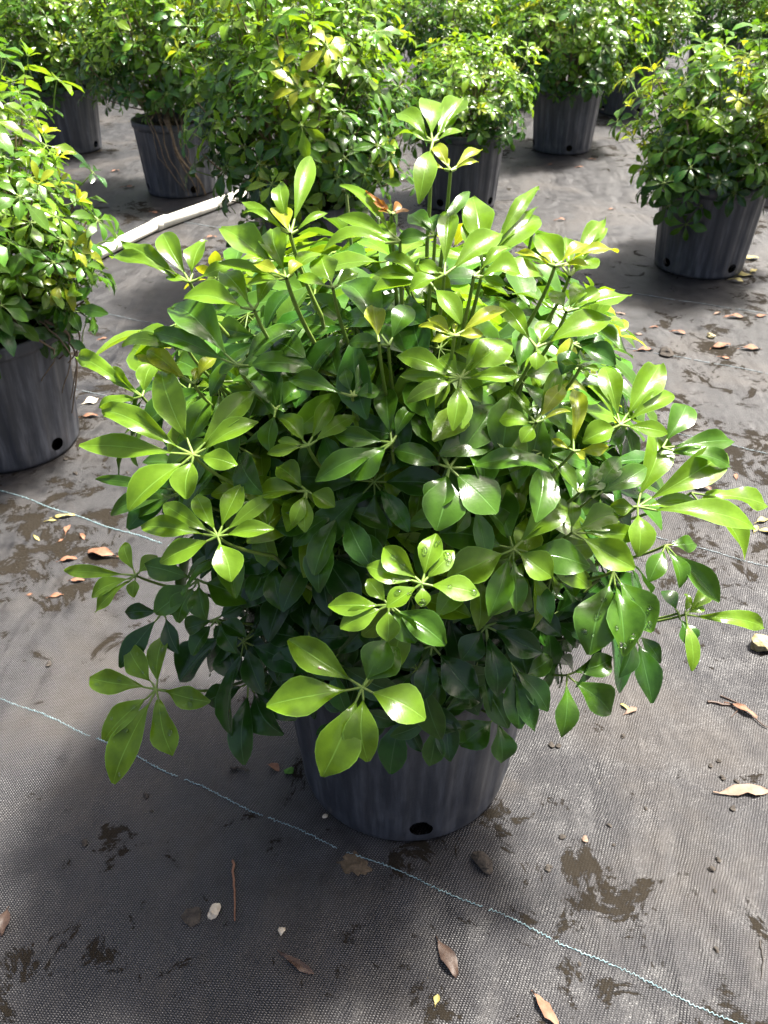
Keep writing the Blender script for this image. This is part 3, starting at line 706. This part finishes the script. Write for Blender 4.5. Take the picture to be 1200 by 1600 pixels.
for k, (px, rr_, zt) in enumerate(FAR):
    shrub(px, FARL[k] if k < len(FARL) else 'shrub in the farthest row at the back of the yard', rr_, zt, 58, 0, 300 + k, k * 0.7, scale=1.12)

# bare roots hanging down the pots
def hanging_root(root, ang, r, z_end, out=0.012, swing=0.0, rad=0.0045, z0=POT_H + 0.03):
    n = 14; z = np.linspace(z0, z_end, n); t = np.linspace(0, 1, n)
    a = ang + swing * t + 0.06 * np.sin(t * 7 + ang * 3) + np.cumsum(r.normal(0, 0.012, n))
    q = POT_RT + 0.010 + (out * np.sin(t * 3.14)) - (POT_RT - POT_RB) * np.clip(t, 0, 1) * 0.8 + rad
    Pp = np.stack([q * np.cos(a), q * np.sin(a), z], -1)
    Pp = np.concatenate([[[0.10 * math.cos(ang), 0.10 * math.sin(ang), z0 + 0.05]], Pp])
    mbx = MB(); mbx.add(*tube_arrays(Pp, np.linspace(rad, rad * 0.45, n + 1), 5)); link('root', mbx.mesh('root', [M_BARK]), root)
rr0 = np.random.default_rng(8)
for ang, zend, sw, rd in ((-1.50, 0.010, 0.75, 0.009), (-1.55, 0.012, 0.55, 0.006), (-1.7, 0.02, 0.5, 0.004), (-1.9, 0.05, 0.6, 0.004), (-1.35, 0.03, 0.35, 0.005), (-2.0, 0.15, 0.3, 0.003), (-1.2, 0.2, 0.1, 0.003), (-1.6, 0.008, 0.9, 0.005)):
    hanging_root(sC, ang, rr0, zend, 0.02, sw, rd)
for ang, zend, rd in ((-0.35, 0.20, 0.003), (-0.25, 0.12, 0.004), (-0.15, 0.16, 0.003), (-0.05, 0.26, 0.004), (-0.6, 0.27, 0.003), (-0.3, 0.3, 0.005)):
    hanging_root(sA, ang, rr0, zend, 0.045, 0.1, rd)

# ------------------------------------------------------------------ white pipe lying on the fabric
pr = 0.031
p1, p2 = ground(100, 423, pr), ground(380, 303, pr); pj = ground(243, 352, pr)
pipe = bpy.data.objects.new('drain_pipe', None); COL.objects.link(pipe); pipe.location = (pj[0], pj[1], 0)
tag(pipe, 'weathered white plastic pipe lying on the black fabric behind the left shrub', 'pipe')
def pipe_part(name, a, b, ra, rb):
    d = unit(b - a); o = np.array([pj[0], pj[1], 0])
    t = [0, 0.0, 1.0, 1.0, 0.97]; rad = [rb, ra, ra, rb, rb]
    Pp = np.array([a + 0 * d, a + d * 1e-4, b - d * 1e-4, b, b - d * 0.03]) - o
    mbx = MB()
    n = 24; A = np.cross(d, UP); A = unit(A); Bv = np.cross(A, d); rows = []
    ang = np.arange(n) / n * 6.2832
    V = np.concatenate([p + r_ * (np.cos(ang)[:, None] * A + np.sin(ang)[:, None] * Bv) for p, r_ in zip(Pp, rad)])
    i, j = np.meshgrid(np.arange(4), np.arange(n), indexing='ij'); j2 = (j + 1) % n
    mbx.add(V, np.stack([i * n + j, i * n + j2, (i + 1) * n + j2, (i + 1) * n + j], -1).reshape(-1, 4))
    return link(name, mbx.mesh(name, [M_PVC]), pipe)
dpipe = unit(p2 - p1)
pipe_part('pipe_section', p1, pj - dpipe * 0.015, pr * 0.90, pr * 0.82)
pipe_part('pipe_section', pj + dpipe * 0.0, p2, pr * 0.97, pr * 0.88)
pipe_part('socket', pj - dpipe * 0.012, pj + dpipe * 0.085, pr * 1.06, pr * 0.93)

# ------------------------------------------------------------------ litter on the fabric
def dry_leaf(px, size, ang, mat, label, cat='leaf', group=None, curl=0.25, wr=0.36, name='dry_leaf', seed=0, zf=0.65):
    r = np.random.default_rng(1000 + seed + int(px[0] * 7 + px[1])); p = ground(*px)
    Ln = size / F_PX * depth_of(p); d = np.array([math.cos(ang), math.sin(ang), 0])
    V, F, U = leaflet_arrays(-d * Ln / 2, d * Ln / 2, UP, Ln * wr, 0.03 + curl * r.uniform(0.1, 0.4), r.uniform(0.1, 0.45), r.uniform(-0.1, 0.15), 0.2, 8, 4, r.uniform(0, 6), r.uniform(-1, 1))
    V = V + r.normal(0, Ln * 0.012, V.shape)
    V[:, 2] *= zf; V[:, 2] += 0.0012 - V[:, 2].min()
    mbx = MB(); mbx.add(V, F, U)
    st = np.array([-d * Ln / 2, -d * Ln * 0.62 + r.normal(0, Ln * 0.03, 3)]); st[0, 2] = V[2, 2]; st[1, 2] = max(0.002, st[1, 2])
    o = link(name, mbx.mesh(name, [mat]), None, (p[0], p[1], 0))
    mb2 = MB(); mb2.add(*tube_arrays(st, [Ln * 0.02, Ln * 0.014], 4)); link('leaf_stalk', mb2.mesh('leaf_stalk', [mat]), o)
    return tag(o, label, cat, group)
def stone(px, size, mat, label, cat, group=None, flat=0.6, name='stone', seed=0, asp=0.75, rag=0.0):
    r = np.random.default_rng(2000 + seed + int(px[0] * 5 + px[1])); p = ground(*px); s = size / F_PX * depth_of(p) / 2
    bm = bmesh.new(); bmesh.ops.create_icosphere(bm, subdivisions=3 if rag else 2, radius=1)
    a = r.uniform(0, 3.14); k = r.uniform(1.5, 3.2, 3); ph = r.uniform(0, 6, 3)
    for v in bm.verts:
        c = v.co; q = 1 + 0.22 * math.sin(c.x * k[0] + ph[0]) * math.sin(c.y * k[1] + ph[1]) + 0.16 * math.sin(c.z * 4 + c.x * 3 + ph[2]) + r.normal(0, 0.05)
        an = math.atan2(c.y, c.x); q *= 1 + rag * (0.6 * math.sin(an * 3 + ph[0]) + 0.5 * math.sin(an * 7 + ph[1]) + 0.5 * math.sin(an * 11 + ph[2]))
        x, y, z = c.x * q, c.y * q * asp, c.z * q * flat
        v.co = (s * (x * math.cos(a) - y * math.sin(a)), s * (x * math.sin(a) + y * math.cos(a)), s * max(z, -0.5 * flat))
    zmin = min(v.co.z for v in bm.verts)
    for v in bm.verts: v.co.z -= zmin
    me = bpy.data.meshes.new(name); bm.to_mesh(me); bm.free(); me.materials.append(mat)
    return tag(link(name, me, None, (p[0], p[1], 0.0005)), label, cat, group)
def twig(pxs, rad, mat, label, group=None, fork=None):
    Pp = np.array([ground(*q) for q in pxs]); o0 = Pp[0].copy(); t = np.linspace(0, len(Pp) - 1, 4 * len(Pp))
    Q = np.stack([np.interp(t, np.arange(len(Pp)), Pp[:, i]) for i in range(3)], -1) - o0
    r = np.random.default_rng(int(pxs[0][0])); Q += r.normal(0, rad * 0.5, Q.shape); Q[:, 2] = rad + np.abs(Q[:, 2])
    mbx = MB(); mbx.add(*tube_arrays(Q, np.linspace(rad, rad * 0.5, len(Q)), 6))
    if fork is not None:
        fp = np.array([ground(*q) for q in fork]) - o0; fp[:, 2] = rad; mbx.add(*tube_arrays(fp, np.linspace(rad * 0.8, rad * 0.3, len(fp)), 5))
    return tag(link('twig', mbx.mesh('twig', [mat]), None, tuple(o0)), label, 'twig', group)

GL = 'dry leaves scattered on the fabric'
dry_leaf((160, 868), 50, 2.9, M_DRY, 'largest dry brown leaf between the left pot and the bright shrub, lying curled', group=GL, wr=0.4, curl=0.4)
LEFT = 'small dry brown leaf lying on the fabric near the left pot'
for px, s, a in (((106, 876), 28, 0.3), ((106, 828), 24, 1.6), ((129, 839), 20, -0.9), ((120, 908), 24, 0.1), ((87, 932), 24, 0.3), ((46, 930), 12, 0.4), ((140, 652), 26, 0.2), ((143, 692), 24, 0.5), ((95, 845), 12, 0.9)):
    dry_leaf(px, s, a, M_DRY, LEFT, group=GL)
for px, s, a in (((100, 808), 34, 0.2), ((57, 842), 22, -0.8), ((80, 815), 18, 0.1)):
    dry_leaf(px, s, a, M_YEL, 'thin shrivelled yellowish leaf beside the blue seam near the left pot', group=GL, wr=0.22)
dry_leaf((142, 628), 26, 0.7, M_WHITE, 'crumpled whitish scrap on the fabric against the left pot', 'scrap', wr=0.8, name='pale_scrap')
dry_leaf((8, 1442), 46, -1.4, M_DARKDRY, 'brown leaf with a torn edge on the dark fabric, far from any stone', group=GL, wr=0.42, curl=0.3)
dry_leaf((464, 1508), 64, -0.55, M_DARKDRY, 'long thin dark brown leaf lying on black fabric', group=GL, wr=0.22)
dry_leaf((698, 1498), 66, -1.15, M_DARKDRY, 'crumpled grey brown leaf with a broken stalk on the black fabric', group=GL, wr=0.36, curl=0.4)
dry_leaf((852, 1578), 62, -1.0, M_DRY, 'curled reddish brown leaf strip below the blue seam', group=GL, wr=0.26, curl=0.6)
dry_leaf((682, 1563), 18, 1.3, M_YEL, 'tiny yellow leaf scrap beside the crumpled grey brown leaf', group=GL, wr=0.55)
dry_leaf((1163, 1239), 84, 0.05, M_TAN, 'wide flat bleached tan leaf on the shiny fabric', group=GL, wr=0.26, curl=0.02, zf=0.3)
dry_leaf((1160, 1112), 44, -0.7, M_DRY, 'split brown leaf lying under a forked twig', group=GL, wr=0.25)
dry_leaf((985, 1112), 26, 0.5, M_TAN, 'small tan leaf scrap near the drooping right leaves of the bright shrub', group=GL, wr=0.4)
dry_leaf((977, 1106), 20, 2.3, M_YEL, 'small yellow green leaf scrap beside a tan scrap', group=GL, wr=0.3)
dry_leaf((1090, 763), 40, -0.3, M_DRY, 'brown leaf half hidden behind the right leaves of the bright shrub', group=GL)
RIGHT = 'small dry reddish leaf lying on the fabric in front of the round bright shrub'
for px, s, a in (((1060, 521), 24, -0.5), ((1147, 497), 30, 0.0), ((1120, 491), 16, 0.5), ((1125, 543), 36, 0.35), ((1131, 560), 18, -0.5), ((1007, 548), 30, 0.1), ((997, 523), 16, -0.4), ((950, 512), 20, -0.3), ((969, 491), 16, -0.4), ((1172, 546), 34, 0.0), ((1188, 495), 22, 0.3), ((1150, 746), 18, 1.3), ((875, 345), 18, 0.1), ((955, 328), 12, 0.4), ((930, 411), 20, 0.2), ((1022, 512), 14, 0.1)):
    dry_leaf(px, s, a, M_DRY if s != 16 else M_TAN, RIGHT, group=GL)
for px, s, a in (((1163, 432), 30, 0.2), ((1150, 440), 22, -0.5), ((1172, 405), 26, 0.1), ((1175, 425), 20, 1.0)):
    dry_leaf(px, s, a, M_YEL, 'fallen yellow leaf at the foot of the whitish scuffed pot', group=GL, wr=0.5)
for px, s, a in (((1190, 815), 26, 0.4), ((1196, 832), 24, -0.4), ((1180, 828), 20, 1.0)):
    dry_leaf(px, s, a, M_YEL, 'pale green fallen leaf just beyond the right leaves of the bright shrub', group=GL, wr=0.4)
BACK = 'tiny dry leaf on the fabric between the rear pots'
for px, s, a in (((200, 293), 20, 0.1), ((180, 268), 14, 0.6), ((225, 243), 12, 0.2), ((240, 333), 16, -0.4), ((265, 337), 14, 0.5), ((160, 530), 16, 0.6), ((165, 590), 10, 0.1), ((905, 262), 14, 0.2), ((860, 258), 10, 0.8), ((925, 250), 12, -0.3), ((820, 330), 9, 0.2), ((615, 262), 14, 0.3), ((330, 372), 18, 0.3)):
    dry_leaf(px, s, a, M_DRY, BACK, group=GL)
dry_leaf((428, 1200), 22, -0.6, M_DRY, 'small brown leaf scrap at the foot of the bright shrub\'s pot', group=GL, wr=0.55)
dry_leaf((400, 1130), 26, -1.0, M_DRY, 'brown leaf scrap under the hanging dark leaves beside the front pot', group=GL, wr=0.5)

stone((335, 1426), 24, M_WHITE, 'white angular stone chip on the black fabric beside a dark chip', 'stone')
stone((440, 1455), 13, M_WHITE, 'small round white pebble alone on the black fabric', 'stone')
stone((508, 1276), 9, M_WHITE, 'tiny white crumb beside the front pot', 'stone')
stone((1190, 1012), 42, M_ROCK, 'knobbly yellowish stone on the shiny fabric beyond the right sprig', 'stone', flat=0.7)
stone((1110, 527), 15, M_ROCK, 'small yellowish stone among the reddish leaves', 'stone')
stone((300, 1432), 34, M_CLOD, 'flat dark bark chip beside the white angular stone', 'bark chip', flat=0.16, name='bark_chip')
stone((755, 1351), 48, M_CLOD, 'flat dark lump of earth in front of the front pot', 'clod', flat=0.35, name='soil_clod', asp=0.5)
stone((553, 1350), 44, M_MUD, 'ragged brown mud patch crossing the blue seam', 'mud', flat=0.05, name='mud_patch', rag=0.3)
stone((914, 1312), 13, M_TAN, 'tiny tan crumb on the shiny fabric', 'stone', flat=0.4)
stone((452, 1206), 16, M_MOSS, 'tiny green moss tuft at the foot of the front pot', 'moss', name='moss_tuft')
stone((1040, 553), 30, M_CLOD, 'dark wet lump between the dry reddish leaves', 'clod', flat=0.4, name='soil_clod')
twig([(364, 1345), (366, 1390), (367, 1441)], 0.0026, M_DRY, 'straight tan twig beside the white angular stone')
twig([(361, 1202), (376, 1203), (389, 1206)], 0.0035, M_CLOD, 'short dark stub of twig left of the front pot')
twig([(1103, 1098), (1150, 1104), (1200, 1140)], 0.0026, M_DARKDRY, 'forked brown twig lying over a split leaf', fork=[(1125, 1088), (1160, 1103), (1142, 1122)])
twig([(1186, 1470), (1192, 1500), (1189, 1530)], 0.0012, M_CLOD, 'hair thin dark twig on the shiny fabric')
rc = np.random.default_rng(77)
for k in range(34):
    if k < 22: px = (rc.uniform(830, 1195), rc.uniform(1150, 1590))
    elif k < 28: px = (rc.uniform(5, 300), rc.uniform(900, 1340))
    else: px = (rc.uniform(20, 230), rc.uniform(700, 790))
    stone(px, rc.uniform(5, 13), M_CLOD, 'small dark crumb of earth on the fabric', 'clod', 'earth crumbs on the fabric', 0.5, 'soil_crumb', k)
